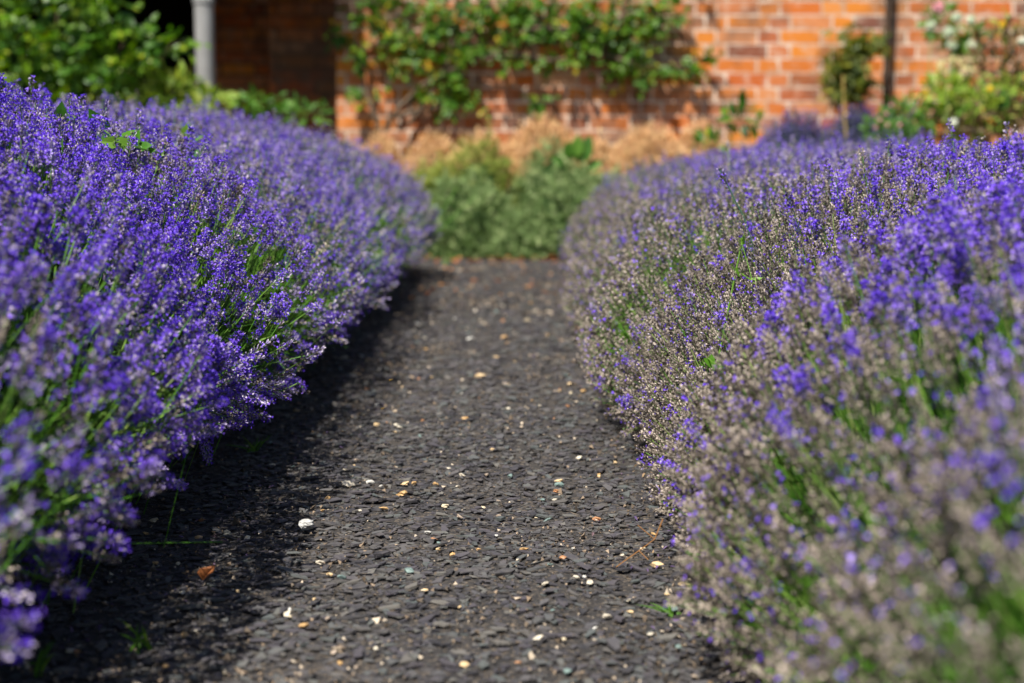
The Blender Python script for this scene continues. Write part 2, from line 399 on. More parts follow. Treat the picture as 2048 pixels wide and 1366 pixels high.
def head_tpl(bloom, warm, lod):
    """origin where the head starts; stem runs down -z"""
    nw, per, nl = ((6,7,2), (5,4,1), (4,4,1))[lod]
    L = rng.uniform(.021, .034); parts = []
    hs = list(np.linspace(.002, L, nw))
    pers = [per]*nw; pers[-1] = per-2
    if rng.uniform() < .4: hs = [-.013]+hs; pers = [3]+pers
    hw = rng.uniform(.64,.94); hc = rng.uniform(.10,.46); hp = rng.uniform(.0,.6); fl0 = rng.uniform(0,.9); ang0 = 0; V=[];T=[];M=[];C=[]; off=0
    k_ = (1., 1.6, 2.1)[lod]
    for wi, (h, pc) in enumerate(zip(hs, pers)):
        ang0 += rng.uniform(.3, .7); fr = max(0, h/L)
        for k in range(pc):
            a = ang0 + 2*math.pi*k/pc + rng.normal(0,.18)
            tilt = (.98-.62*fr)*rng.uniform(.8,1.15)
            v, t, tip, d = calyx_tris(h+rng.normal(0,.0008), a, tilt,   .0080*rng.uniform(.85,1.15)*(1-.15*fr), .0013*k_*rng.uniform(.85,1.2))
            c = np.clip(rng.normal(hw,.05),.58,1) if rng.uniform() < warm else np.clip(rng.normal(hc,.05),.03,.5)
            V.append(v); T.append(np.array(t)+off); off += 4; M += [1]*2
            if c > .57: cc = [max(.57,c-.13), min(1,c+.10)]
            else: cc = [max(0,c-.13), min(.5,c+.08)]
            C += cc
            if rng.uniform() < bloom*(1.5 if abs(fr-fl0) < .34 else .55):
                v, t = petal_quads(tip, d, .0036*(1,1.45,1.5)[lod]*rng.uniform(.8,1.2), nl)
                V.append(v); T.append(np.array(t)+off); off += len(v); M += [2]*len(t); C += list(np.clip(rng.normal(hp,.14)+rng.normal(0,.1,len(t)),0,1))
    # stem
    bend = rng.normal(0, .012, 2); ln = .24; ns = (3,2,2)[lod]
    pts = [(bend[0]*q*q, bend[1]*q*q, L*.8*(1-q)-ln*q) for q in np.linspace(0,1,ns)]
    s = tube(pts, np.linspace(.0007,.0009,ns)*(1,1.15,1.6)[lod], 3, 0, rng.uniform(.25,.8), cap=False)
    return merge([Tpl(np.concatenate(V), np.concatenate(T), M, C), s])
def head_set(lod, n=7):
    # 0..n-1 in full bloom, n..2n-1 half over, 2n..3n-1 over, grey lilac, 3n..4n-1 over, taupe
    return [head_tpl(b, w_, lod) for (b, w_) in ((.58,.08),(.26,.3),(.06,.3),(.03,.96)) for _ in range(n)]
NV = 7
HEADS = [head_set(0), head_set(1), head_set(2)]
LAV = [M_stem, M_calyx, M_corolla]
spike_meshes = [make_mesh('flower_spike', t.V, t.T, LAV, t.mi, t.tint) for t in HEADS[0]]

PROF_L = np.array([1,.895])*np.array([(.66,.03),(.49,.09),(.36,.16),(.315,.24),(.345,.34),(.45,.465),(.62,.565),(.84,.625),(1.08,.65),(1.4,.62),(1.72,.5),(1.92,.3),(1.98,.03)])
PROF_R = np.array([1,.85])*np.array([(.26,.015),(.195,.07),(.18,.14),(.205,.24),(.27,.345),(.37,.43),(.515,.50),(.75,.545),(1.05,.565),(1.4,.53),(1.7,.4),(1.86,.2),(1.9,.03)])
def arc(prof):
    # smooth + arc length table
    tt = np.linspace(0, len(prof)-1, 400); k = np.minimum(tt.astype(int), len(prof)-2); f = (tt-k)[:,None]
    pm = prof[np.maximum(k-1,0)]; p0 = prof[k]; p1 = prof[k+1]; p2 = prof[np.minimum(k+2,len(prof)-1)]
    q = .5*(2*p0+(p1-pm)*f+(2*pm-5*p0+4*p1-p2)*f*f+(3*p0-pm-3*p1+p2)*f**3)
    s = np.r_[0, np.cumsum(np.linalg.norm(np.diff(q,axis=0),axis=1))]
    return q, s
def lump(y, s, sd):
    return .75*(.020*np.sin(2.3*y+sd)*np.cos(2.1*s+sd) + .018*np.sin(5.1*y+1.7*s+2*sd) + .014*np.sin(9.3*y-6.1*s+sd*3) + .009*np.sin(17*y+9*s+sd))
def hedge_surface(side, prof, y, s, off, yend, seed):
    near = .045 if side < 0 else .028
    """outer surface of a hedge at length y and arc length s -> points, normals"""
    q, sl = arc(prof)
    x = np.interp(s, sl, q[:,0]); z = np.interp(s, sl, q[:,1])
    dx = np.interp(s, sl, np.gradient(q[:,0], sl)); dz = np.interp(s, sl, np.gradient(q[:,1], sl))
    n = nrm(np.stack([-dz, np.zeros_like(dz), dx], 1))          # points outwards
    f = np.clip((y-(yend-.95))/.95, 0, 1); k = np.sqrt(np.maximum(1-f**2, 0.0))
    cx = 1.12
    pull = near*np.clip((2.5-y)/1.3, 0, 1)*np.clip(1.35-s*1.1, 0, 1)
    x = x + pull + (.05*np.clip((y-3.6)/2.2,0,1)*np.clip(1.3-s,0,1) if side > 0 else 0)
    xx = cx + (x-cx)*(.35+.65*k); zz = z*(.25+.75*k)
    ny = f*1.1*np.clip(k+.25,0,1)
    nn = nrm(np.stack([n[:,0], ny, n[:,2]], 1))
    o = off + lump(y, s, seed)
    p = np.stack([xx, y, zz], 1) + nn*o[:,None]
    p[:,2] = np.maximum(p[:,2], .012)
    p[:,0] *= side; nn[:,0] *= side
    return p, nn, sl[-1]

def in_frame(p, m=0):
    d = p - np.array([0,0,CAMZ]); cy, sy = math.cos(PITCH), math.sin(PITCH)
    zc = d[:,1]*cy - d[:,2]*sy; yc = d[:,1]*sy + d[:,2]*cy
    px = 1024 + FPX*d[:,0]/zc; py = 683 - FPX*yc/zc
    return (px > -m) & (px < 2048+m) & (py > -m) & (py < 1366+m) & (zc > .2), px, py, zc

def hedge(side, prof, label, seed, zones, dens_fn, mix_fn, lean, yend, tall, depth, dirn):
    root = empty('lavender_hedge', (1.1*side, 3.6, 0), label, 'lavender hedge')
    q, sl = arc(prof); smax = sl[-1]; s_crest = sl[np.argmax(q[:,1])]
    # dark inside
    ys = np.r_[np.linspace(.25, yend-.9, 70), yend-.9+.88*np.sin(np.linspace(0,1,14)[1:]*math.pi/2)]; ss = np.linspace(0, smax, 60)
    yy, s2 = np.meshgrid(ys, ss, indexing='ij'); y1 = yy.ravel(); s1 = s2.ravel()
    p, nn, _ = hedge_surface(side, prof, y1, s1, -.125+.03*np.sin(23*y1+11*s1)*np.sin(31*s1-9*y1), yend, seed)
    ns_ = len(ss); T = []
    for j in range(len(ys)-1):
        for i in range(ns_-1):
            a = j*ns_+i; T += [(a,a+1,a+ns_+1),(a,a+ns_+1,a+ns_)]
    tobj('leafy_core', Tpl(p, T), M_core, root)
    # leafy shoots and flowerless stalks
    n = 13000
    y1 = .3 + (yend-.32)*rng.uniform(0,1,n)**1.35; s1 = rng.uniform(0, smax, n); s1 = np.where((s1 > s_crest+.3) & (rng.uniform(0,1,n) < .5), rng.uniform(0, s_crest, n), s1)
    p, nn, _ = hedge_surface(side, prof, y1, s1, -.10+rng.uniform(-.06,.035,n), yend, seed)
    d = nn*.8 + np.array([0,0,lean]) + rng.normal(0,.22,(n,3))
    bl = []
    for k in range(5):
        ln = rng.uniform(.06,.10); wd = rng.uniform(.0009,.0016); b = rng.normal(0,.012,2)
        V = [(-wd,0,-ln*.5),(wd,0,-ln*.5),(b[0]*.3-wd,b[1]*.3,0),(b[0]*.3+wd,b[1]*.3,0),(b[0],b[1],ln*.5)]
        bl.append(Tpl(V,[(0,1,3),(0,3,2),(2,3,4)],None,np.full(3,rng.uniform(.3,.7))))
    R = basis_z(d)
    t = scatter(bl, rng.integers(0,5,n), p, R, 1+.13*y1, rng.uniform(-.4,.4,n))
    tobj('foliage', t, M_bluegreen, root, 'stuff')
    # flower spikes
    parts = []; cand = []
    for (y0, y1_, dens, lod, scl) in zones:
        span = min(smax, s_crest+.42); n = int(dens*(y1_-y0)*span)
        y = rng.uniform(y0, y1_, n); s = span*rng.uniform(0,1,n)
        keep = rng.uniform(0,1,n) < dens_fn(y, s, s_crest)
        y = y[keep]; s = s[keep]; n = len(y)
        dep = -np.abs(rng.normal(0, depth, n)) + rng.normal(0,.006,n)
        up = (rng.uniform(0,1,n) < tall)*rng.uniform(.0,.05,n)
        p, nn, _ = hedge_surface(side, prof, y, s, dep, yend, seed)
        d = nn*.75 + np.array([0,0,lean]) + rng.normal(0,dirn,(n,3)) + np.array([0,-.05,0])
        d = nrm(d); p = p + up[:,None]*nrm(d*.5+np.array([0,0,.6]))
        R = basis_z(d)
        cat = mix_fn(y, s, s_crest, n); idx = cat*NV + rng.integers(0, NV, n)
        sc_ = scl*np.exp(rng.normal(0,.13,n))
        base = len(cand)
        ok, px, py, zc = in_frame(p)
        # outer layer only, nearest first
        vis = ok & (dep > -.014) & (s < s_crest*.97)
        sep = np.zeros(n, bool)
        if lod <= 1:
            score = np.where(vis, 1/zc, 0)
            order = np.argsort(-score)
            for i in order[:]:
                if score[i] <= 0: break
                cand.append((score[i], idx[i], p[i], R[i], sc_[i], len(parts), i))
        parts.append([lod, idx, p, R, sc_, sep])
    n = int(230*(yend-.4)*(smax-s_crest-.40)); y = rng.uniform(.4, yend-.05, n); s = rng.uniform(s_crest+.40, smax, n)
    p, nn, _ = hedge_surface(side, prof, y, s, rng.normal(-.01,.02,n), yend, seed)
    parts.append([2, mix_fn(y, s, s_crest, n)*NV + rng.integers(0, NV, n), p, basis_z(nn*.75+np.array([0,0,lean])+rng.normal(0,.15,(n,3))), np.full(n, 1.7), np.zeros(n, bool)])
    cand.sort(key=lambda c: -c[0])
    for c in cand[:300]: parts[c[5]][5][c[6]] = True
    ts = []
    for lod, idx, p, R, sc_, sep in parts:
        k = ~sep
        ts.append(scatter(HEADS[lod], idx[k], p[k], R[k], sc_[k], rng.normal(0,.03,len(p))[k]*0))
    m = merge(ts)
    print('hedge tris', len(m.T), [len(x[1]) for x in parts])
    tobj('flower_mass', m, LAV, root, 'stuff')
    for sco, k, p, R, s_, _, _ in cand[:300]:
        o = bpy.data.objects.new('flower_spike', spike_meshes[k]); link(o, root); place(o, R, p, s_, root)
    return root

def patch(y, s, a, sd):
    return np.sin(a*y*1.0+sd)*np.sin(a*1.3*s-sd*2) + .6*np.sin(a*2.3*y-a*1.1*s+sd*3)
def dens_left(y, s, sc0):
    base = np.interp(s, [0,.10,.30,.50,.62,.8,sc0,sc0+.5], [.36,.40,.30,.44,.8,1,1,.5])
    gap = np.clip(.72+.45*patch(y,s,4.2,.7), np.interp(y,[1.2,1.6],[.55,.22]), 1)
    w_ = np.interp(s, [.5,.8], [1,.0])
    return base*(gap*w_+(1-w_))
def mix_left(y, s, sc0, n):
    u = rng.uniform(0,1,n)+.16*patch(y,s,3.3,1.9)
    far = np.interp(y,[3.5,6.2],[0,.16]); u = u + far
    return np.where(u < .36, 0, np.where(u < .66, 1, np.where(u < .98, 2, 3))).astype(int)
def dens_right(y, s, sc0):
    base = np.interp(s, [0,.06,.2,.6,sc0,sc0+.5], [.7,.9,1,1,1,.5])
    gap = np.clip(1.2+.4*patch(y,s,4.6,2.3), .5, 1)
    return base*gap
def mix_right(y, s, sc0, n):
    # the skirt beside the path is over, the top still in bloom
    t_ = np.interp(s, [.0,.38,.54,.76,1.1], [1.12,1.08,.78,.36,.12])
    t_ = t_ + .08*patch(y,s,2.9,.4) - .42*np.clip((1.95-y)/.55,0,1)*np.clip((s-.26)/.2,0,1)
    u = rng.uniform(0,1,n)
    taupe = u < np.minimum(t_*.9, .97)
    r = rng.uniform(0,1,n)
    return np.where(taupe, 3, np.where(r < .50, 0, np.where(r < .76, 1, 2))).astype(int)

zl = ((.35,1.25,2300,1,1.02),(1.25,2.6,3000,0,.95),(2.6,4.3,2450,1,.98),(4.3,6.95,1850,2,1.12))
zr = ((.35,1.2,2300,1,1.02),(1.2,2.55,3500,0,.93),(2.55,4.3,2550,1,.96),(4.3,6.8,1950,2,1.1))
hedge(-1, PROF_L, 'tall mounded lavender hedge in violet bloom with green stems, casting shade on the path', .6, zl, dens_left, mix_left, .52, 6.98, .07, .03, .16)
hedge(1, PROF_R, 'lower sunlit lavender hedge, its skirt faded to taupe beside the path', 2.9, zr, dens_right, mix_right, .58, 6.85, .06, .02, .12)

# ------------------------------------------------------------------ brick wall
WY = 8.6; COURSE = .08; JT = .013
def brick_tpl(L):
    t = box(-L/2, L/2, 0, .10, -.0335, .0335)
    t.V = t.V + rng.normal(0, 1, t.V.shape)*np.array([.004,.0002,.003]); return t
BR_S = [brick_tpl(.225) for _ in range(5)]; BR_H = [brick_tpl(.107) for _ in range(4)]
brm = [make_mesh('brick', t.V, t.T, M_brick, tint=np.zeros(len(t.T))) for t in BR_S+BR_H]
def brick_rows(x0, x1, z0, z1):
    out = []; z = z0; row = 0
    while z < z1-.04:
        x = x0; k = row % 2; 
        if row % 2: x = x0 - .06
        while x < x1:
            L = .225 if k % 2 == 0 else .107
            a, b = max(x, x0), min(x+L, x1)
            if b-a > .04: out.append((.5*(a+b), z+.04, b-a, k % 2))
            x += L+JT; k += 1
        z += COURSE; row += 1
    return out
def build_wall(name, label, x0, x1, y, z1, visible, back=.30, mort=None):
    root = empty(name, (.5*(x0+x1), y+.1, 0), label, 'wall')
    t = box(x0+.003, x1-.003, y+.0004, y+back, -.3, z1-.004); tobj('mortar', t, mort or M_mortar, root)
    rest = []; nobj = 0
    for cx, cz, L, hd in brick_rows(x0, x1, 0, z1):
        ok, px, py, zc = in_frame(np.array([[cx, y, cz]]), 30)
        k = rng.integers(0, 4) + (5 if hd else 0)
        prd = y - abs(rng.normal(0, .0006))
        if ok[0] and py[0] < 285 and visible(px[0], py[0]):
            o = bpy.data.objects.new('brick', brm[k]); link(o, root); o.location = Vector((cx, prd, cz)) - root.location
            o.scale = (L/(.107 if hd else .225), 1, 1); nobj += 1
        else:
            b = (BR_S+BR_H)[k]; V = b.V*np.array([L/(.107 if hd else .225),1,1]) + np.array([cx, prd, cz])
            rest.append(Tpl(V, b.T, None, np.full(len(b.T), rng.uniform(0,1))))
    print(name, 'bricks', nobj, len(rest))
    if rest: tobj('brickwork', merge(rest), M_brick, root, 'stuff')
    return root
XE = P(672, 100, WY).x
build_wall('brick_wall', 'weathered orange brick garden wall with pale mortar behind the plants', XE, 5.4, WY, 2.3, lambda px, py: True)
build_wall('brick_wall', 'shaded brown brick wall set back beside the orange wall', P(538,100,9.5).x, XE+.25, 9.5, 2.3, lambda px, py: px < 690, mort=M_mortar_shade)
build_wall('brick_wall', 'dark brick wall deepest in the recess, between the grey column and the brown wall', P(425,100,10.4).x, P(538,100,9.5).x+.25, 10.4, 2.3, lambda px, py: px < 560, mort=M_mortar_shade)
# porch over the recess with dark room behind
M_timber = flat_mat('dark_timber', (.035,.026,.02), .8, .2, 12, (.06,.045,.035))
M_dark = flat_mat('shade_plaster', (.02,.018,.016), .95, .1, 5, (.03,.027,.025))  # near-black plaster: the darkness of the unlit room painted into its walls
M_rooftile = flat_mat('clay_roof', (.22,.09,.05), .9, .1, 8, (.30,.14,.08))
porch = empty('porch', (-3.2, 9.5, 0), 'dark open porch in the recess behind the grey column', 'porch')
tobj('roof', box(-5.4, XE-.004, 8.10, 13.2, 2.303, 2.40), M_rooftile, porch)
tobj('shade_lintel', box(-5.4, XE-.004, 8.30, 8.62, 1.42, 2.30), M_timber, porch)  # unseen beam added low in front to keep sun off the recess walls
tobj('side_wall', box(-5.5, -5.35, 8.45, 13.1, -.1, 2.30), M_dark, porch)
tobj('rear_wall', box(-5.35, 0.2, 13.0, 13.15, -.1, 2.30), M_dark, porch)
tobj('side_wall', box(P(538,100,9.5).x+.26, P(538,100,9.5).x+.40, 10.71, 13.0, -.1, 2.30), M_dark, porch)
# grey column
M_col = flat_mat('grey_paint', (.25,.245,.24), .6, .2, 7, (.32,.315,.31))
c = P(410, 100, 8.25); col = empty('column', (c.x, 8.25, 0), 'plain round grey column with a collar, in front of the dark porch', 'column')
def lathe(prof, n=20):
    V=[];T=[]
    for r, z in prof:
        for k in range(n): a=2*math.pi*k/n; V.append((r*math.cos(a), r*math.sin(a), z))
    for i in range(len(prof)-1):
        for k in range(n):
            a=i*n+k; b=i*n+(k+1)%n; T += [(a,b,b+n),(a,b+n,a+n)]
    return Tpl(V,T)
for nm, pr in (('shaft', [(.052,.10),(.051,1.29),(.051,2.22)]), ('collar', [(.0515,1.305),(.057,1.31),(.057,1.335),(.0515,1.34)]), ('base', [(.08,0),(.08,.08),(.066,.10),(.056,.102)])):
    t = lathe(pr); mobj(nm, make_mesh(nm, t.V, t.T, M_col, smooth=nm=='shaft'), col)
tobj('gutter', box(-5.3, XE-.02, 8.16, 8.34, 2.22, 2.30), M_col, porch)
# drain pipe
c = P(1775, 100, 8.52)
dp = empty('drainpipe', (c.x, 8.52, 0), 'thin dark rusty drainpipe running down the orange brick wall', 'drainpipe')
M_rust = flat_mat('dark_iron', (.03,.02,.014), .7, .3, 15, (.07,.04,.022))
t = lathe([(.021,.12),(.021,2.25)],12); mobj('pipe', make_mesh('pipe', t.V, t.T, M_rust, smooth=True), dp)
for z in (.9, 1.7):
    t = lathe([(.021,z),(.027,z+.004),(.027,z+.05),(.021,z+.054)],12); mobj('bracket', make_mesh('bracket', t.V, t.T, M_rust), dp)

# ------------------------------------------------------------------ leaves and shrubs behind
def leaf_tpl(L=1., W=.5, fold=.12, droop=.15):
    V = [(0,0,0),(-W*.42,.28*L,fold*W),(W*.42,.28*L,fold*W),(-W*.5,.52*L,fold*W-droop*.25),(W*.5,.52*L,fold*W-droop*.25),(-W*.28,.8*L,-droop*.6),(W*.28,.8*L,-droop*.6),(0,L,-droop),
         (0,.28*L,-.02),(0,.52*L,-.04-droop*.25),(0,.8*L,-.03-droop*.6)]
    T = [(0,8,1),(0,2,8),(1,8,9),(1,9,3),(8,2,4),(8,4,9),(3,9,10),(3,10,5),(9,4,6),(9,6,10),(5,10,7),(10,6,7)]
    return Tpl(V,T)
def xf(t, R, p, s=1.):
    return Tpl(t.V@np.asarray(R).T*s+np.array(p), t.T, t.mi, t.tint)
def spray_tpl(nl=5, L=.05):
    """pinnate rose leaf"""
    out = [tube([(0,0,0),(0,L*.8,.002),(0,L*1.6,-.004)], .0009, 3, 0, .35, cap=False)]
    spec = [(0,L*1.55,0.)] + [(0,L*(.45+.55*((k//2))),(1 if k%2 else -1)*1.05) for k in range(nl-1)]
    for (x,yv,a) in spec:
        a += rng.normal(0,.15); ca,sa = math.cos(a), math.sin(a)
        R = np.array([[ca,sa,0],[-sa,ca,0],[0,0,1]])@np.array([[1,0,0],[0,1,rng.normal(0,.2)],[0,rng.normal(0,.2),1]])
        t = xf(leaf_tpl(1,.62), R, (x,yv,0), L*rng.uniform(.75,1.05)); t.tint = np.full(len(t.T), np.clip(rng.normal(.5,.14),0,1)); out.append(t)
    return merge(out)
SPR = [spray_tpl(5 if k < 4 else 3) for k in range(7)]
M_rose = plant_mat('rose_leaf', [(0,(.012,.05,.004)),(.4,(.05,.15,.006)),(.7,(.18,.32,.010)),(1,(.44,.46,.03))], .38, .42, .45, noise=.5)
M_climb = plant_mat('climber_leaf', [(0,(.015,.055,.004)),(.45,(.055,.15,.008)),(.80,(.13,.24,.012)),(.94,(.40,.33,.02)),(1,(.62,.42,.05))], .3, .45, .4, noise=.4)
M_olive = plant_mat('olive_leaf', [(0,(.025,.05,.006)),(.5,(.10,.13,.012)),(.85,(.22,.22,.02)),(1,(.34,.25,.03))], .3, .5, .3, noise=.4)
M_wood = flat_mat('woody_stem', (.085,.055,.032), .9, .1, 30, (.16,.12,.085))
rose_m = [make_mesh('leaf', t.V, t.T, M_rose, tint=t.tint) for t in SPR]
climb_m = [make_mesh('leaf', t.V, t.T, M_climb, tint=t.tint) for t in SPR]
def leafy(root, pts, dirs, ups, scl, tpls, meshes, mat, maxobj, name='leaf'):
    n = len(pts); R = basis_leaf(dirs, ups); idx = rng.integers(0, len(tpls), n)
    ok, px, py, zc = in_frame(pts, 20)
    order = np.argsort(np.where(ok, zc, 1e3)); sel = np.zeros(n, bool)
    if meshes is not None:
        sel[order[:min(maxobj, ok.sum())]] = True
        for i in np.nonzero(sel)[0]:
            o = bpy.data.objects.new(name, meshes[idx[i]]); link(o, root); place(o, R[i], pts[i], scl[i], root)
    k = ~sel
    if k.any():
        t = scatter(tpls, idx[k], pts[k], R[k], scl[k], rng.normal(0,.16,n)[k]); tobj('foliage', t, mat, root, 'stuff')
def blob_pts(blobs, shell=.5):
    out=[]; dr=[]
    for (c, r, n) in blobs:
        d = nrm(rng.normal(size=(n,3))); rad = rng.uniform(shell,1.05,n)**.7
        out.append(np.array(c)+d*np.array(r)*rad[:,None]); dr.append(d)
    return np.concatenate(out), np.concatenate(dr)
def canes(root, base, tips, mat, r=.006, name='stem'):
    ts = []
    for tip in tips:
        b = np.array(base)+np.r_[rng.normal(0,.05,2),0]; tip = np.array(tip); mid = .5*(b+tip)+rng.normal(0,.05,3)+np.array([0,0,.08])
        q = np.linspace(0,1,8)[:,None]; pts = (1-q)**2*b+2*q*(1-q)*mid+q*q*tip
        ts.append(tube(pts, np.linspace(r,r*.35,8), 5))
    for t in ts: tobj(name, t, mat, root)

# rose bush on the left
YB = 7.45
rb = empty('rose_bush', (-2.3, YB, 0), 'bright green leafy rose bush behind the tall lavender hedge', 'rose bush')
def B(px, py, Y, rx, ry, rd, n):
    p = P(px, py, Y); k = Y/FPX
    return (tuple(p), (rx*k, rd, ry*k), n)
bl = [B(60,60,YB,140,130,.35,190), B(170,95,YB-.1,95,100,.3,130), B(20,170,YB-.1,120,90,.3,110), B(90,-70,YB,150,90,.4,110), B(215,25,YB+.05,45,45,.15,30), B(275,85,YB,40,16,.08,18), B(345,78,YB,36,8,.05,9),
      B(-120,60,YB,160,180,.4,120), B(250,165,YB,60,50,.2,60)]
pts, d = blob_pts(bl); up = nrm(np.array([-.3,-.5,.9])+.5*rng.normal(size=pts.shape)+.4*d)
leafy(rb, pts, d+np.array([0,-.2,-.25])+.5*rng.normal(size=pts.shape), up, rng.uniform(.75,1.25,len(pts)), SPR, rose_m, M_rose, 300)
canes(rb, (-2.3,YB,0), [P(px,py,YB) for px,py in ((30,20),(110,-40),(190,40),(260,60),(350,78),(60,120),(-100,0),(210,150),(150,-120))], M_wood, .007)
# pale perennials between the hedge and the porch
LEAF = [leaf_tpl(1,.35,.1,.2), leaf_tpl(1,.45,.15,.35), leaf_tpl(1,.28,.1,.1)]
M_lime = plant_mat('lime_leaf', [(0,(.08,.17,.015)),(.5,(.24,.36,.04)),(1,(.52,.52,.14))], .35, .5, .3)
M_green = plant_mat('mid_green_leaf', [(0,(.025,.08,.01)),(.5,(.07,.18,.02)),(1,(.17,.30,.04))], .3, .5, .3)
M_brown = plant_mat('bronze_leaf', [(0,(.03,.02,.012)),(.5,(.10,.07,.025)),(1,(.30,.19,.09))], .25, .6, .3)
M_cream = plant_mat('cream_petal', [(0,(.5,.34,.2)),(1,(.8,.62,.42))], .2)
M_pink = plant_mat('pink_petal', [(0,(.62,.16,.22)),(.5,(.78,.34,.38)),(1,(.85,.55,.56))], .25)
M_white = plant_mat('white_petal', [(0,(.55,.6,.42)),(1,(.82,.84,.74))], .2)
M_yellow = plant_mat('yellow_petal', [(0,(.6,.36,.01)),(1,(.8,.58,.03))], .2)
def perennial(name, label, cat, blobs, base, mat, size, n_st=8, group=None, lf=LEAF, stem=None):
    r = empty(name, base, label, cat, group)
    pts, d = blob_pts(blobs, .2); n = len(pts)
    pts[:,2] = np.maximum(pts[:,2], .02)
    t = scatter(lf, rng.integers(0,len(lf),n), pts, basis_leaf(d+np.array([0,0,.35])+.6*rng.normal(size=(n,3)), nrm(np.array([-.2,-.5,.8])+.5*rng.normal(size=(n,3)))), size*np.exp(rng.normal(0,.25,n)), rng.normal(0,.22,n))
    tobj('foliage', t, mat, r, 'stuff')
    tips = pts[rng.integers(0,n,n_st)]
    canes(r, base, tips, stem or M_stem, .004)
    return r
def flower(root, p, r, mat, name='flower', petals=10):
    ts = []
    for k in range(petals):
        d = nrm(rng.normal(size=3)+np.array([0,-.6,.5])); t = xf(leaf_tpl(1,.9,.3,.3), basis_leaf(d[None], nrm(rng.normal(size=3))[None])[0], np.array(p), r)
        t.tint = np.full(len(t.T), rng.uniform(0,1)); ts.append(t)
    ts.append(ball((r*.75,)*3, 7, 5, .06, 0, .7, p))
    return tobj(name, merge(ts), mat, root)
pr = perennial('leafy_perennial', 'pale lime green perennial with a cream flower by the grey column', 'perennial', [B(330,180,7.6,70,40,.2,260), B(290,215,7.5,80,30,.2,160), B(410,205,7.6,60,25,.2,150)], (P(330,180,7.6).x,7.6,0), M_lime, .055, 10)
flower(pr, P(392,168,7.5), .017, M_cream)
for px,py in ((255,140),(240,150),(250,195),(345,185)): flower(pr, P(px,py,7.5), .010, M_cream, 'flower', 7)
perennial('leafy_perennial', 'low green perennial below the shaded brown brick wall', 'perennial', [B(510,205,7.9,60,18,.2,120), B(600,225,7.9,60,20,.2,80)], (P(530,205,7.9).x,7.9,0), M_green, .05, 6)

# climber on the wall
cl = empty('wall_climber', (-.1, 8.5, 0), 'green climbing rose with some yellow leaves trained over the brick wall', 'climbing plant')
YC = 8.53
spots = [(745,35,60,40,34),(720,110,25,60,14),(880,45,90,45,60),(830,100,60,30,26),(905,165,38,50,44),(915,110,60,35,40),(1040,50,70,55,62),(1000,115,40,25,14),(1140,25,110,38,70),(1225,75,85,60,85),(1290,40,60,45,50),
         (1170,75,60,40,34),(1300,135,45,25,24),(1400,128,38,18,16),(730,185,28,16,12),(1075,188,14,22,7),(960,20,70,30,40),(1010,-60,330,50,50),(1350,20,30,35,14),(1100,110,60,30,16),(1255,160,40,15,10),(900,205,20,18,8)]
bl = [B(px,py,YC,rx*1.18,ry*1.18,.05,int(n*.85)) for px,py,rx,ry,n in spots+[(775,120,40,40,16),(850,205,30,25,10),(800,60,40,40,16),(940,200,25,25,8),(690,60,20,50,8)]]
pts, d = blob_pts(bl, .1); pts[:,1] = np.clip(pts[:,1], 8.50, 8.58)
n = len(pts)
leafy(cl, pts, np.array([0,-.5,-.35])+.7*rng.normal(size=(n,3)), nrm(np.array([-.1,-.7,.7])+.45*rng.normal(size=(n,3))), rng.uniform(.75,1.2,n), SPR, climb_m, M_climb, 300)
stems = [[(770,262),(800,210),(845,172),(900,140),(985,108),(1060,60),(1130,0)],[(820,250),(850,205),(880,165),(905,100),(900,40),(930,-60)],[(985,110),(1100,120),(1200,110),(1290,130),(1380,140)],[(760,262),(735,190),(715,100),(705,0)],[(1060,60),(1180,60),(1300,10)],[(790,235),(870,215),(905,190)],[(1200,110),(1240,50),(1260,-60)]]
for pl in stems:
    c = np.array([P(px,py,8.52) for px,py in pl]); q = np.linspace(0,len(c)-1,24); k = np.minimum(q.astype(int),len(c)-2); f=(q-k)[:,None]
    pt = c[k]*(1-f)+c[k+1]*f; pt[:,1] -= .02+.015*np.sin(q*3); pt[:,2] += .008*np.sin(q*4)
    tobj('stem', tube(pt, np.linspace(.016,.006,24), 6), M_wood, cl)

# small shrub on the wall by the drainpipe
ws = empty('wall_shrub', (P(1700,140,8.35).x, 8.4, 0), 'small olive green shrub against the brick wall beside the drainpipe', 'shrub')
bl = [B(1715,95,8.33,38,25,.10,60),B(1745,85,8.3,28,16,.08,30),B(1690,130,8.33,48,40,.12,120),B(1710,170,8.33,38,30,.1,60),B(1675,180,8.35,30,25,.08,40),B(1690,62,8.4,30,7,.05,9)]
pts, d = blob_pts(bl,.1); n=len(pts); pts[:,1]=np.minimum(pts[:,1],8.56)
t = scatter(SPR, rng.integers(0,7,n), pts, basis_leaf(np.array([0,-.3,-.3])+.8*rng.normal(size=(n,3)), nrm(np.array([-.2,-.6,.7])+.5*rng.normal(size=(n,3)))), rng.uniform(.6,.95,n), rng.normal(0,.2,n))
tobj('foliage', t, M_olive, ws, 'stuff')
canes(ws, (ws.location.x,8.45,0), [P(px,py,8.38) for px,py in ((1690,90),(1740,90),(1715,130),(1670,170))], M_wood, .007)

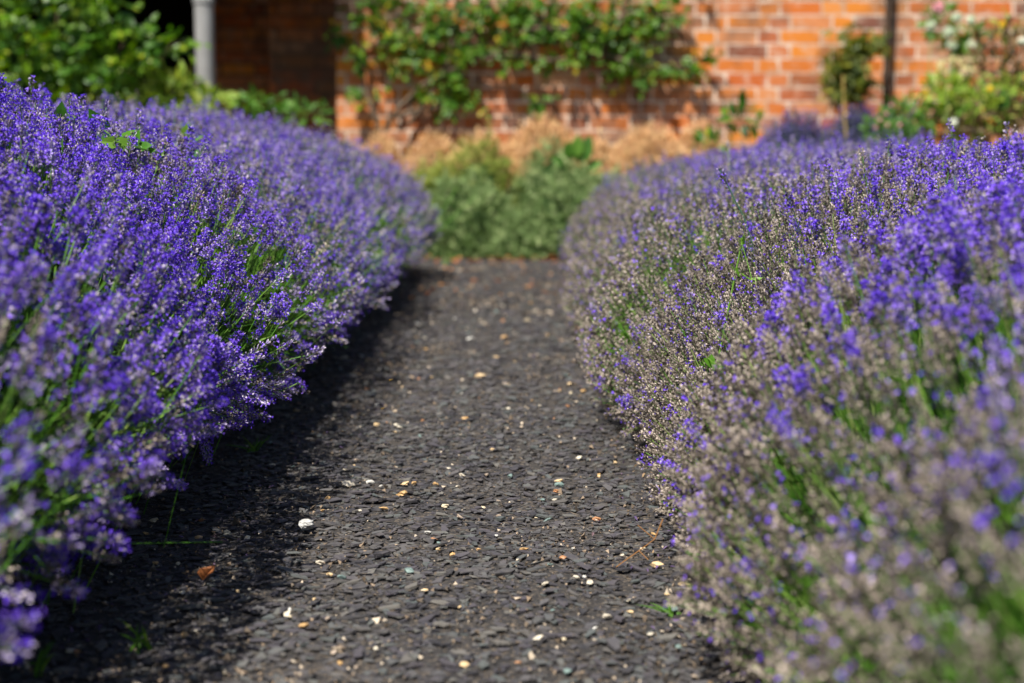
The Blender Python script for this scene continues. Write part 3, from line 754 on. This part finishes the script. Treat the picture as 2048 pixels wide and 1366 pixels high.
# grey green mounds at the end of the path
def tuft_tpl(nb=6, ln=.04, wd=.0026, spread=.55):
    V=[];T=[];C=[]
    for k in range(nb):
        d = nrm(np.array([rng.normal(0,spread),rng.normal(0,spread),1.])); s = nrm(np.cross(d,rng.normal(size=3)))*wd; l = ln*rng.uniform(.7,1.2); b=len(V)
        o = np.array([rng.normal(0,.004),rng.normal(0,.004),0]); V += [o-s*.6,o+s*.6,o+d*l*.6-s,o+d*l*.6+s,o+d*l]; T += [(b,b+1,b+3),(b,b+3,b+2),(b+2,b+3,b+4)]; C += [np.clip(rng.normal(.5,.15),0,1)]*3
    return Tpl(V,T,None,C)
TUFT = [tuft_tpl() for _ in range(6)]
M_sage = plant_mat('sage_leaf', [(0,(.04,.08,.022)),(.5,(.21,.31,.11)),(1,(.50,.57,.28))], .2, .7, .15)
M_straw = plant_mat('straw_flower', [(0,(.44,.32,.13)),(.4,(.74,.47,.27)),(.75,(.82,.62,.32)),(1,(.70,.40,.30))], .2, .8, .1)
M_sage2 = plant_mat('yellow_green_leaf', [(0,(.05,.08,.012)),(.5,(.24,.31,.06)),(.85,(.46,.46,.12)),(1,(.62,.50,.10))], .2, .7, .15)
def mound(px, py_top, Y, rx, label, n=1500, name='grey_green_shrub', mat=None, tp=None, group='shrubs at the path end', sz=1.0, cat='shrub', squash=1.0, mats=None, field=False):
    top = P(px, py_top, Y); h = top.z; r = rx*Y/FPX
    root = empty(name, (top.x, Y, 0), label, cat, group)
    d = nrm(rng.normal(size=(n,3))); d[:,2] = np.abs(d[:,2])
    lum = 1+.17*np.sin(7*d[:,0]+px)*np.sin(6*d[:,1]+2*px)+.06*np.sin(13*d[:,2]+11*d[:,0])
    p = np.array([top.x,Y,0]) + d*np.array([r,r*squash,h])*(lum*rng.uniform(.8,1.0,n))[:,None]; p[:,2] = np.maximum(p[:,2]-.02,.004)
    if field:
        a_ = rng.uniform(0,2*math.pi,n); q_ = np.sqrt(rng.uniform(0,1,n))
        p = np.stack([top.x+r*q_*np.cos(a_), Y+r*squash*q_*np.sin(a_), h*(1-.38*q_**2)*rng.uniform(.84,1.0,n)-.03],1); d = np.stack([.35*q_*np.cos(a_), .35*q_*np.sin(a_), np.full(n,.6)],1)
    t = scatter(tp or TUFT, rng.integers(0,len(tp or TUFT),n), p, basis_z(d*.7+np.array([0,0,.7])+.3*rng.normal(size=(n,3))), sz*np.exp(rng.normal(0,.2,n)), rng.normal(0,.2,n))
    tobj('foliage', t, mats or mat or M_sage, root, 'stuff')
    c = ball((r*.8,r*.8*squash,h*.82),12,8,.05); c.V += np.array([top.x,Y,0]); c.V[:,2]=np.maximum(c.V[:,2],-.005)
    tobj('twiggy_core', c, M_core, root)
    return root
mound(930,350,7.6,112,'rounded grey green shrub at the path end, beside the tall hedge',1700,squash=.8)
mound(1150,345,7.6,112,'rounded grey green shrub at the path end, beside the lower hedge',1700,squash=.8)
mound(1045,420,7.5,95,'lowest grey green shrub in the middle of the path end',1100,squash=.8)
mound(955,280,7.95,105,'taller yellow green shrub rising behind the front shrubs',1400,mat=M_sage2)
mound(1105,288,7.98,105,'darker green shrub under the straw coloured flowers',1300)
mound(870,325,7.8,80,'yellow green shrub half hidden by the end of the tall hedge',1100,mat=M_sage2)
mound(1215,345,7.8,65,'grey green shrub half hidden by the end of the lower hedge',1100)
# straw coloured flower clumps
def plume_tpl():
    ts=[tube([(0,0,-.20),(0,0,0)],.0011,3,0,.7,cap=False)]
    for k in range(11):
        h = rng.uniform(-.03,.05); a=rng.uniform(0,6.28); d=nrm(np.array([math.cos(a)*.8,math.sin(a)*.8,1])); s=np.array([-math.sin(a),math.cos(a),0])*.0035
        b=np.array([0,0,h]); ts.append(Tpl([b-s,b+s,b+d*rng.uniform(.012,.02)],[(0,1,2)],None,[np.clip(rng.normal(.5,.2),0,1)]))
    return merge(ts)
PLUME=[plume_tpl() for _ in range(5)]
def straw(px,py,Y,rx,label,n): return mound(px,py,Y,rx,label,n,'dried_flower_clump',M_straw,PLUME,'dried flower clumps below the wall',1.0,'flower clump',.7,field=True)
straw(1085,232,8.2,95,'largest straw pink dried flower clump in front of the orange wall',1500)
straw(965,255,8.15,85,'straw coloured dried flower clump behind the taller yellow green shrub',1000)
straw(1300,242,8.1,90,'straw pink dried flower clump above the end of the lower hedge',1200)
straw(1195,270,8.1,62,'small reddish dried flower clump between two larger ones',600)
straw(865,258,8.2,75,'sparse straw coloured clump at the foot of the climber',600)
straw(760,255,8.25,50,'dull straw clump close to the corner of the brick wall',400)
straw(1400,235,8.3,60,'pale straw clump close under the brick wall near bright green sprigs',700)
# broad leaved plant
bp_ = empty('broad_leaf_plant', (P(1150,290,7.85).x,7.85,0), 'plant with broad dark green leaves among the straw flowers', 'plant')
for (px,py,dx,dz,L) in ((1140,320,-.1,.5,.10),(1160,330,.25,.9,.16),(1150,320,.05,.7,.13),(1170,340,.5,.3,.10),(1130,330,-.6,.4,.09)):
    t = xf(leaf_tpl(1,.6,.12,.25), basis_leaf(np.array([[dx,-.25,dz]]), nrm(np.array([[-.2,-1,.4]])))[0], np.array(P(px,py,7.8)), L); t.tint[:] = rng.uniform(.2,.7); tobj('leaf', t, M_green, bp_)
canes(bp_, (P(1150,290,7.85).x,7.85,0), [P(1140,320,7.8),P(1160,330,7.8)], M_stem, .004)

# bright leafy sprigs beyond the right hedge
for px,py,rx,ry,n,lab in ((1485,238,45,26,46,'bright green leafy sprig above the lower hedge, under the orange bricks'),(1420,285,34,12,22,'small bright green sprig just above the lower hedge top')):
    perennial('leafy_sprig', lab, 'plant', [B(px,py,6.95,rx,ry,.08,n)], (P(px,py,6.95).x,6.95,0), M_rose, .06, 5, 'bright green sprigs beyond the hedge')
# blue violet clump
SPIRE=[]
for k in range(5):
    ts=[tube([(0,0,-.25),(0,0,.03)],.0012,3,0,.4,cap=False)]
    for j in range(26):
        h=rng.uniform(-.10,.05); a=rng.uniform(0,6.28); d=np.array([math.cos(a),math.sin(a),.6]); s=np.array([-math.sin(a),math.cos(a),0])*.0035; b=np.array([0,0,h])
        ts.append(Tpl([b-s,b+s,b+nrm(d)*.011],[(0,1,2)],[1 if rng.uniform()<.75 else 0],[np.clip(rng.normal(.4,.2),0,1)]))
    SPIRE.append(merge(ts))
M_salvia = plant_mat('salvia_petal', [(0,(.06,.04,.20)),(.5,(.16,.11,.42)),(1,(.30,.22,.55))], .15)
M_greyst = plant_mat('salvia_leaf', [(0,(.06,.10,.06)),(1,(.20,.27,.16))], .15)
for px,py,rx,n,lab in ((1595,212,100,900,'dusky blue violet flower clump below the bricks, nearest the bright sprig'),(1715,206,100,900,'dusky blue violet flower clump below the small wall shrub'),(1810,196,70,500,'mauve flower clump at the foot of the drainpipe')):
    mound(px,py,7.75,rx,lab,n,'violet_flower_clump',None,SPIRE,'violet flower clumps below the wall',1.0,'flower clump',.6,mats=[M_greyst,M_salvia],field=True)
# green and bronze plants at the right
g1 = perennial('leafy_perennial','dark green perennial with small pink flowers beside the violet clumps','perennial',[B(1815,235,7.3,55,35,.2,260),B(1770,265,7.2,40,22,.15,120)],(P(1815,235,7.3).x,7.3,0),M_green,.045,8)
for px,py in ((1783,210),(1772,228),(1760,240),(1800,250),(1752,255),(1775,250)): flower(g1, P(px,py,7.1), .011, M_pink, 'flower', 7)
g2 = perennial('bronze_shrub','bronze brown leaved shrub at the picture edge beside the seed heads','shrub',[B(2010,130,7.4,60,70,.25,330),B(1990,230,7.2,80,40,.25,220),B(1900,255,7.2,60,25,.2,120)],(P(2010,130,7.4).x,7.4,0),M_brown,.05,10)
g3 = perennial('leafy_perennial','yellow green perennial with yellow and white flowers under the seed heads','perennial',[B(1960,215,7.25,80,45,.25,330),B(1890,190,7.3,40,40,.15,170),B(2030,190,7.3,50,50,.2,170),B(2020,55,7.6,36,22,.12,40)],(P(1960,215,7.25).x,7.25,0),M_lime,.055,10)
for px,py,m,r in ((1850,184,M_yellow,.018),(2006,50,M_yellow,.02),(1980,178,M_yellow,.018),(1907,247,M_white,.026),(2044,83,M_white,.026),(1670,0,M_white,.001)):
    if r > .002: flower(g3, P(px,py,7.05), r, m)
t = xf(leaf_tpl(1,.45,.1,.2), basis_leaf(np.array([[.05,-.2,-1.]]), nrm(np.array([[-.1,-1,.2]])))[0], np.array(P(2005,175,7.05)), .14); t.tint[:]=.2; tobj('leaf', t, M_green, g3)
# dry arching seed stalk
# rose on the wall
rr = perennial('wall_rose','climbing rose stem with one round pink bloom high on the wall','rose',[B(1880,45,8.2,30,35,.08,60),B(1935,75,8.25,35,18,.08,60),B(1930,110,8.3,35,45,.06,70)],(P(1900,60,8.3).x,8.3,0),M_green,.06,6)
flower(rr, P(1877,16,7.6), .036, M_pink, 'bloom', 16)
# round pale seed heads on stems
M_seed = plant_mat('seed_head', [(0,(.42,.54,.34)),(.5,(.62,.70,.52)),(1,(.84,.86,.74))], .15, .7)
M_stalk = plant_mat('pale_stalk', [(0,(.16,.26,.08)),(1,(.32,.38,.16))], .1)
def seed_tpl(r):
    ts=[ball((r*.6,)*3,8,6,.03,0,.35)]
    for k in range(70):
        d=nrm(rng.normal(size=3)); s=nrm(np.cross(d,rng.normal(size=3)))*r*.12; ts.append(Tpl([d*r*.4-s,d*r*.4+s,d*r*1.05-s*1.3,d*r*1.05+s*1.3],[(0,1,3),(0,3,2)],None,[rng.uniform(.2,1)]*2))
    return merge(ts)
names = {(1915,34):'round pale seed head right below the pink bloom, upper of a pair',(1942,39):'round pale seed head highest and nearest the picture edge',(1862,51):'round pale seed head nearest the drainpipe',(1898,64):'whitest round seed head, in the middle of the group',(1903,90):'round green seed head on the lowest straight stalk',(1942,91):'round green seed head low beside the leafy climber'}
for (px,py),lab in names.items():
    c = P(px,py,7.5); b = Vector((c.x+rng.normal(0,.03),7.5,0)); r0 = empty('seed_head', b, lab, 'seed head', 'round seed heads')
    t = seed_tpl(.024 if (px,py)!=(1898,64) else .027); t.V += np.array(c); tobj('head', t, M_seed, r0)
    mid = .5*(np.array(c)+np.array(b))+np.array([rng.normal(0,.03),0,0]); q=np.linspace(0,1,9)[:,None]
    tobj('stalk', tube((1-q)**2*np.array(b)+2*q*(1-q)*mid+q*q*np.array(c), .0035, 5), M_stalk, r0)
# dry yellow stalk in front of the violet clump
c0 = P(1690,95,7.3); c1 = P(1705,275,7.2)
ds = empty('dry_stalk', (c1.x,7.2,0), 'thin dry yellow stalk rising out of the violet clump', 'stalk')
q=np.linspace(0,1,10)[:,None]; pt=(1-q)*np.array([c1.x,7.2,0])+q*np.array(P(1690,150,7.2)); pt[:,0]+=.01*np.sin(q[:,0]*5)
M_dry = plant_mat('dry_stalk', [(0,(.45,.30,.08)),(1,(.62,.45,.14))], .15)
tobj('stem', tube(pt,.004,5), M_dry, ds)
for k in range(9):
    p=pt[4+k//2]+rng.normal(0,.004,3); t=xf(leaf_tpl(1,.4),basis_leaf(rng.normal(size=(1,3))+np.array([[0,-.3,.6]]),nrm(rng.normal(size=(1,3))))[0],p,.03); tobj('leaf',t,M_dry,ds)
# dry curled leaves
dc = empty('dry_leaf_plant', (P(1910,160,7.2).x,7.2,0), 'dry pale yellow curled leaves below the round seed heads', 'plant')
for k in range(46):
    a = rng.uniform(-.4,3.6); rx=26+rng.normal(0,4); p=P(1905+rx*math.cos(a)+rng.normal(0,3), 150-28*math.sin(a)*(1 if math.cos(a)<.2 else 1.3)+rng.normal(0,4), 7.2)
    t=xf(leaf_tpl(1,.5,.2,.3),basis_leaf(rng.normal(size=(1,3)),nrm(rng.normal(size=(1,3))+np.array([[0,-.6,.6]])))[0],np.array(p),.035); t.tint[:]=rng.uniform(.3,1); tobj('leaf',t,plant_mat('dry_leaf',[(0,(.42,.36,.16)),(1,(.68,.60,.32))],.3) if k==0 else bpy.data.materials['dry_leaf'],dc)
canes(dc,(dc.location.x,7.2,0),[P(1900,125,7.2),P(1945,120,7.2)],M_stalk,.004)

# ------------------------------------------------------------------ small things among the lavender
def hedge_hit(px, py, side, prof, seed, yend):
    """distance at which the line of sight meets the hedge's outside"""
    ys = np.linspace(.6, yend-.2, 260); ss = np.linspace(.05, 1.35, 90)
    yy, s2 = np.meshgrid(ys, ss, indexing='ij')
    p,_,_ = hedge_surface(side, prof, yy.ravel(), s2.ravel(), np.zeros(yy.size), yend, seed)
    ok, x, y, zc = in_frame(p, 0); d = (x-px)**2+(y-py)**2 + 1e9*(~ok); m = d < 120
    return p[m][np.argmin(zc[m])] if m.any() else p[np.argmin(d)]
HL = lambda px,py: hedge_hit(px,py,-1,PROF_L,.6,6.98)
HR = lambda px,py: hedge_hit(px,py,1,PROF_R,2.9,6.85)
M_bind = plant_mat('bindweed_leaf', [(0,(.02,.08,.008)),(.5,(.06,.20,.012)),(1,(.20,.36,.04))], .35, .4, .4)
def heart_tpl():
    V=[(0,0,0),(-.36,-.16,.04),(.36,-.16,.04),(-.46,.12,.06),(.46,.12,.06),(-.3,.55,.0),(.3,.55,.0),(0,1,-.12),(0,.12,-.03),(0,.55,-.05)]
    return Tpl(V,[(0,8,1),(1,8,3),(0,2,8),(2,4,8),(3,8,9),(3,9,5),(8,4,9),(4,6,9),(5,9,7),(9,6,7)])
HEART=heart_tpl()
def bindweed(label, specs, hit, vine=True):
    base = hit(*specs[0][:2]); root = empty('bindweed', (base[0],base[1],base[2]-.12), label, 'bindweed')
    pts=[]
    for (px,py,wpx,dx,dz,tn) in specs:
        h = hit(px,py); p = h + nrm(np.array([0,0,CAMZ])-h)*.05 + np.array([0,0,.015]); pts.append(p)
        t = xf(HEART, basis_leaf(np.array([[dx,-.25,dz]]), nrm(np.array([[-.1,-.8,.7]])+.3*rng.normal(size=(1,3))))[0], p, wpx/FPX*p[1]*1.15); t.tint[:]=tn
        tobj('leaf', t, M_bind, root)
    if len(pts)>1: tobj('vine', tube(np.array([base-np.array([0,0,.1])]+pts), .0012, 4, 0, .8), M_bind, root)
    return root
bindweed('single dark heart shaped bindweed leaf on top of the tall hedge', [(125,250,34,.1,1,.15),(148,246,10,1,.3,.9)], HL)
bindweed('bindweed trail with several green leaves across the tall hedge top', [(205,268,40,-.5,.8,.25),(228,285,36,.1,-1,.3),(250,295,36,.6,.5,.6),(262,305,30,-.4,.3,.8),(270,300,30,.3,1,.55),(285,308,24,.8,.2,.4),(232,305,24,-1,.1,.85),(305,312,12,1,.2,.6),(325,316,14,1,-.2,.8),(340,318,12,.4,-.8,.4)], HL)
bindweed('bright little bindweed shoot beyond the trailing bindweed', [(380,280,22,.3,1,.9),(390,295,26,.5,.4,.7),(385,305,24,-.3,-.8,.5),(358,298,14,-.6,.4,.4)], HL)
bindweed('grassy green leaves poking from the faded side of the lower hedge', [(1410,745,26,.5,-.8,.6),(1425,760,26,.6,-.6,.45),(1475,500,16,.2,1,.8),(1500,575,18,1,.5,.9),(1480,560,16,-.6,.5,.7)], HR)
# long lavender stalk standing clear of the right hedge
M_ds = plant_mat('dark_stalk', [(0,(.02,.07,.05)),(1,(.05,.13,.09))], .1)
b = HR(1500,492); tip = np.array(P(1456,372,b[1]+.02))
d = nrm((tip-b)+np.array([-.02,0,.02])); t = HEADS[0][2*NV+1]; t = Tpl(t.V, t.T[t.mi != 0], t.mi[t.mi != 0], t.tint[t.mi != 0])
sp = xf(t, basis_z(d[None])[0], tip-d*.006, 1.2); sp.V = np.vstack([sp.V])
stm = tube(np.array([b-np.array([-.02,0,.05]),b,.5*(b+tip)+np.array([.004,0,0]),tip,tip+d*.03]),.0011,5)
ls = empty('lavender_stalk', tuple(b), 'single long dark lavender stalk leaning clear of the lower hedge', 'lavender stalk')
tobj('stem', stm, M_ds, ls); tobj('flower_head', sp, LAV, ls, 'stuff')
# hoverflies over the path
M_body = flat_mat('hoverfly_body', (.55,.33,.02), .5, .4, 400, (.03,.02,.01)); M_wing = flat_mat('insect_wing', (.45,.42,.36), .3, .5); M_blk = flat_mat('black_fur', (.012,.010,.010), .9, .1)
def insect(name, label, p, L, mat, cat):
    r = empty(name, p, label, cat); ax = L
    t = merge([ball((L*.5,L*.2,L*.2),8,6),ball((L*.2,L*.19,L*.19),7,5,c=(L*.52,0,L*.02)),ball((L*.12,L*.13,L*.12),7,5,c=(L*.78,0,0))])
    mobj('body', make_mesh('body', t.V, t.T, mat, smooth=True), r)
    for s in (-1,1):
        w_ = leaf_tpl(1,.38,.02,.05); a = s*1.2; R = np.array([[math.cos(a),math.sin(a),0],[-math.sin(a),math.cos(a),0],[0,0,1]]); t = xf(w_,R,(L*.35,s*L*.12,L*.16),L*.85); mobj('wing', make_mesh('wing', t.V, t.T, M_wing), r)
    r.rotation_euler = (0,-.3,rng.uniform(-.6,.6)); return r
insect('hoverfly','tiny yellow hoverfly flying over the path, upper of two',P(781,760,2.12),.0055,M_body,'hoverfly')
insect('hoverfly','tiny yellow hoverfly flying over the path, lower of two',P(765,817,2.12),.005,M_body,'hoverfly')
h = HL(735,385); insect('bumblebee','black bumblebee on the far part of the tall hedge',tuple(h+np.array([.01,-.02,.015])),.017,M_blk,'bumblebee')
h = HL(240,243); o = insect('bumblebee','black bumblebee clinging upright near the trailing bindweed leaves',tuple(h+np.array([0,-.02,.02])),.013,M_blk,'bumblebee'); o.rotation_euler=(0,-1.5,0)

# grass and litter on the path
M_grass = plant_mat('grass_blade', [(0,(.03,.09,.008)),(.6,(.09,.22,.015)),(1,(.30,.34,.06))], .3)
def blade(b, tip, wd, sag=.0):
    b=np.array(b); tip=np.array(tip); q=np.linspace(0,1,7)[:,None]; mid=.5*(b+tip)+np.array([0,0,sag]); pt=(1-q)**2*b+2*q*(1-q)*mid+q*q*tip
    s=nrm(np.cross(tip-b,np.array([.1,-1,.3])))*wd; V=[];T=[]
    for k in range(7):
        f=1-(k/6)**2; V+=[pt[k]-s*f-[0,0,0],pt[k]+s*f]
    for k in range(6): T+=[(2*k,2*k+1,2*k+3),(2*k,2*k+3,2*k+2)]
    return Tpl(V,T,None,np.full(len(T),rng.uniform(.2,.8)))
def tuft(label, px, py, n, h, spread, wd=.0012, dirx=0, name='grass_tuft'):
    x,y = gpix(px,py); r = empty(name,(x,y,0),label,'grass')
    for k in range(n):
        b=(x+rng.normal(0,.006),y+rng.normal(0,.006),0); tip=(x+dirx+rng.normal(0,spread),y+rng.normal(0,spread*.6),h*rng.uniform(.4,1.1)); tobj('blade',blade(b,tip,wd,h*.25),M_grass,r)
tuft('small grass tuft on the shaded path edge in front',290,1300,9,.03,.018)
tuft('long grass blades in the dark corner of the path',70,1345,6,.035,.03,.0014,.03)
tuft('flat green grass sprig beside the faded hedge skirt',1345,1232,7,.018,.03,.0014,-.02)
tuft('little grass tuft shaded under a long lavender stalk',510,905,10,.03,.025)
tuft('green weed sprig at the path end below the shrubs',890,528,8,.05,.03,.002)
x,y = gpix(405,1165); t = xf(leaf_tpl(1,.7,.5,.3),basis_leaf(np.array([[.5,-.2,.8]]),nrm(np.array([[-.5,-.8,.3]])))[0],(x,y,.003),.022)
t.tint[:]=.3; o = tobj('fallen_leaf', t, plant_mat('dead_leaf',[(0,(.16,.05,.02)),(.5,(.36,.13,.04)),(1,(.55,.26,.08))],.2)); tag(o,'curled dark brown fallen leaf on the shaded path','leaf')
x,y = gpix(1310,1130)
tw=[tube([(x-.05,y-.03,.006),(x-.02,y,.018),(x,y+.01,.03),(x+.012,y+.03,.05)],.0008,4),tube([(x-.02,y,.018),(x-.01,y-.02,.012)],.0006,4),tube([(x,y+.01,.03),(x-.02,y+.02,.045)],.0006,4)]
o = tobj('dry_twig', merge(tw), plant_mat('twig',[(0,(.2,.09,.03)),(1,(.3,.15,.05))],0)); tag(o,'thin dry reddish twig lying by the lower hedge skirt','twig')
n=150; y=rng.uniform(5.2,7.2,n)**1.0; x=rng.uniform(-.55,.3,n); y=np.where(rng.uniform(0,1,n)<.55, rng.uniform(6.95,7.25,n), y)
t = scatter(LEAF, rng.integers(0,3,n), np.c_[x,y,np.full(n,.010)], basis_leaf(np.c_[rng.normal(size=(n,2)),rng.normal(0,.25,n)], nrm(np.array([0,0,1.])+.3*rng.normal(size=(n,3)))), rng.uniform(.02,.045,n), rng.uniform(-.5,.5,n))
o = tobj('fallen_leaves', t, bpy.data.materials['dead_leaf'], None, 'stuff'); tag(o,'scattered orange brown fallen leaves at the path end','leaves')
n = 1500
yl = rng.uniform(1.1, 6.9, n); left = rng.uniform(0,1,n) < .5
xl = np.where(left, -.40-.10*np.clip((2.5-yl)/1.3,0,1)+np.abs(rng.normal(0,.07,n)), .25-np.abs(rng.normal(0,.06,n)))
M_lit = plant_mat('dry_petal', [(0,(.06,.04,.10)),(.35,(.16,.10,.22)),(.6,(.14,.09,.05)),(1,(.38,.26,.14))], .1)
t = scatter([Tpl(l.V*np.array([.8,1,1]), l.T) for l in LEAF], rng.integers(0,3,n), np.c_[xl,yl,ground_z(xl,yl)+.006+rng.uniform(0,.003,n)], basis_leaf(np.c_[rng.normal(size=(n,2)),rng.normal(0,.2,n)], nrm(np.array([0,0,1.])+.35*rng.normal(size=(n,3)))), rng.uniform(.004,.011,n), rng.uniform(-.5,.5,n))
o = tobj('fallen_petals', t, M_lit, None, 'stuff'); tag(o, 'dry petals and leaf bits littering the feet of both hedges', 'petals')
print('TRIS', len(bpy.data.objects), sum(len(m.polygons)*1 for m in bpy.data.meshes))
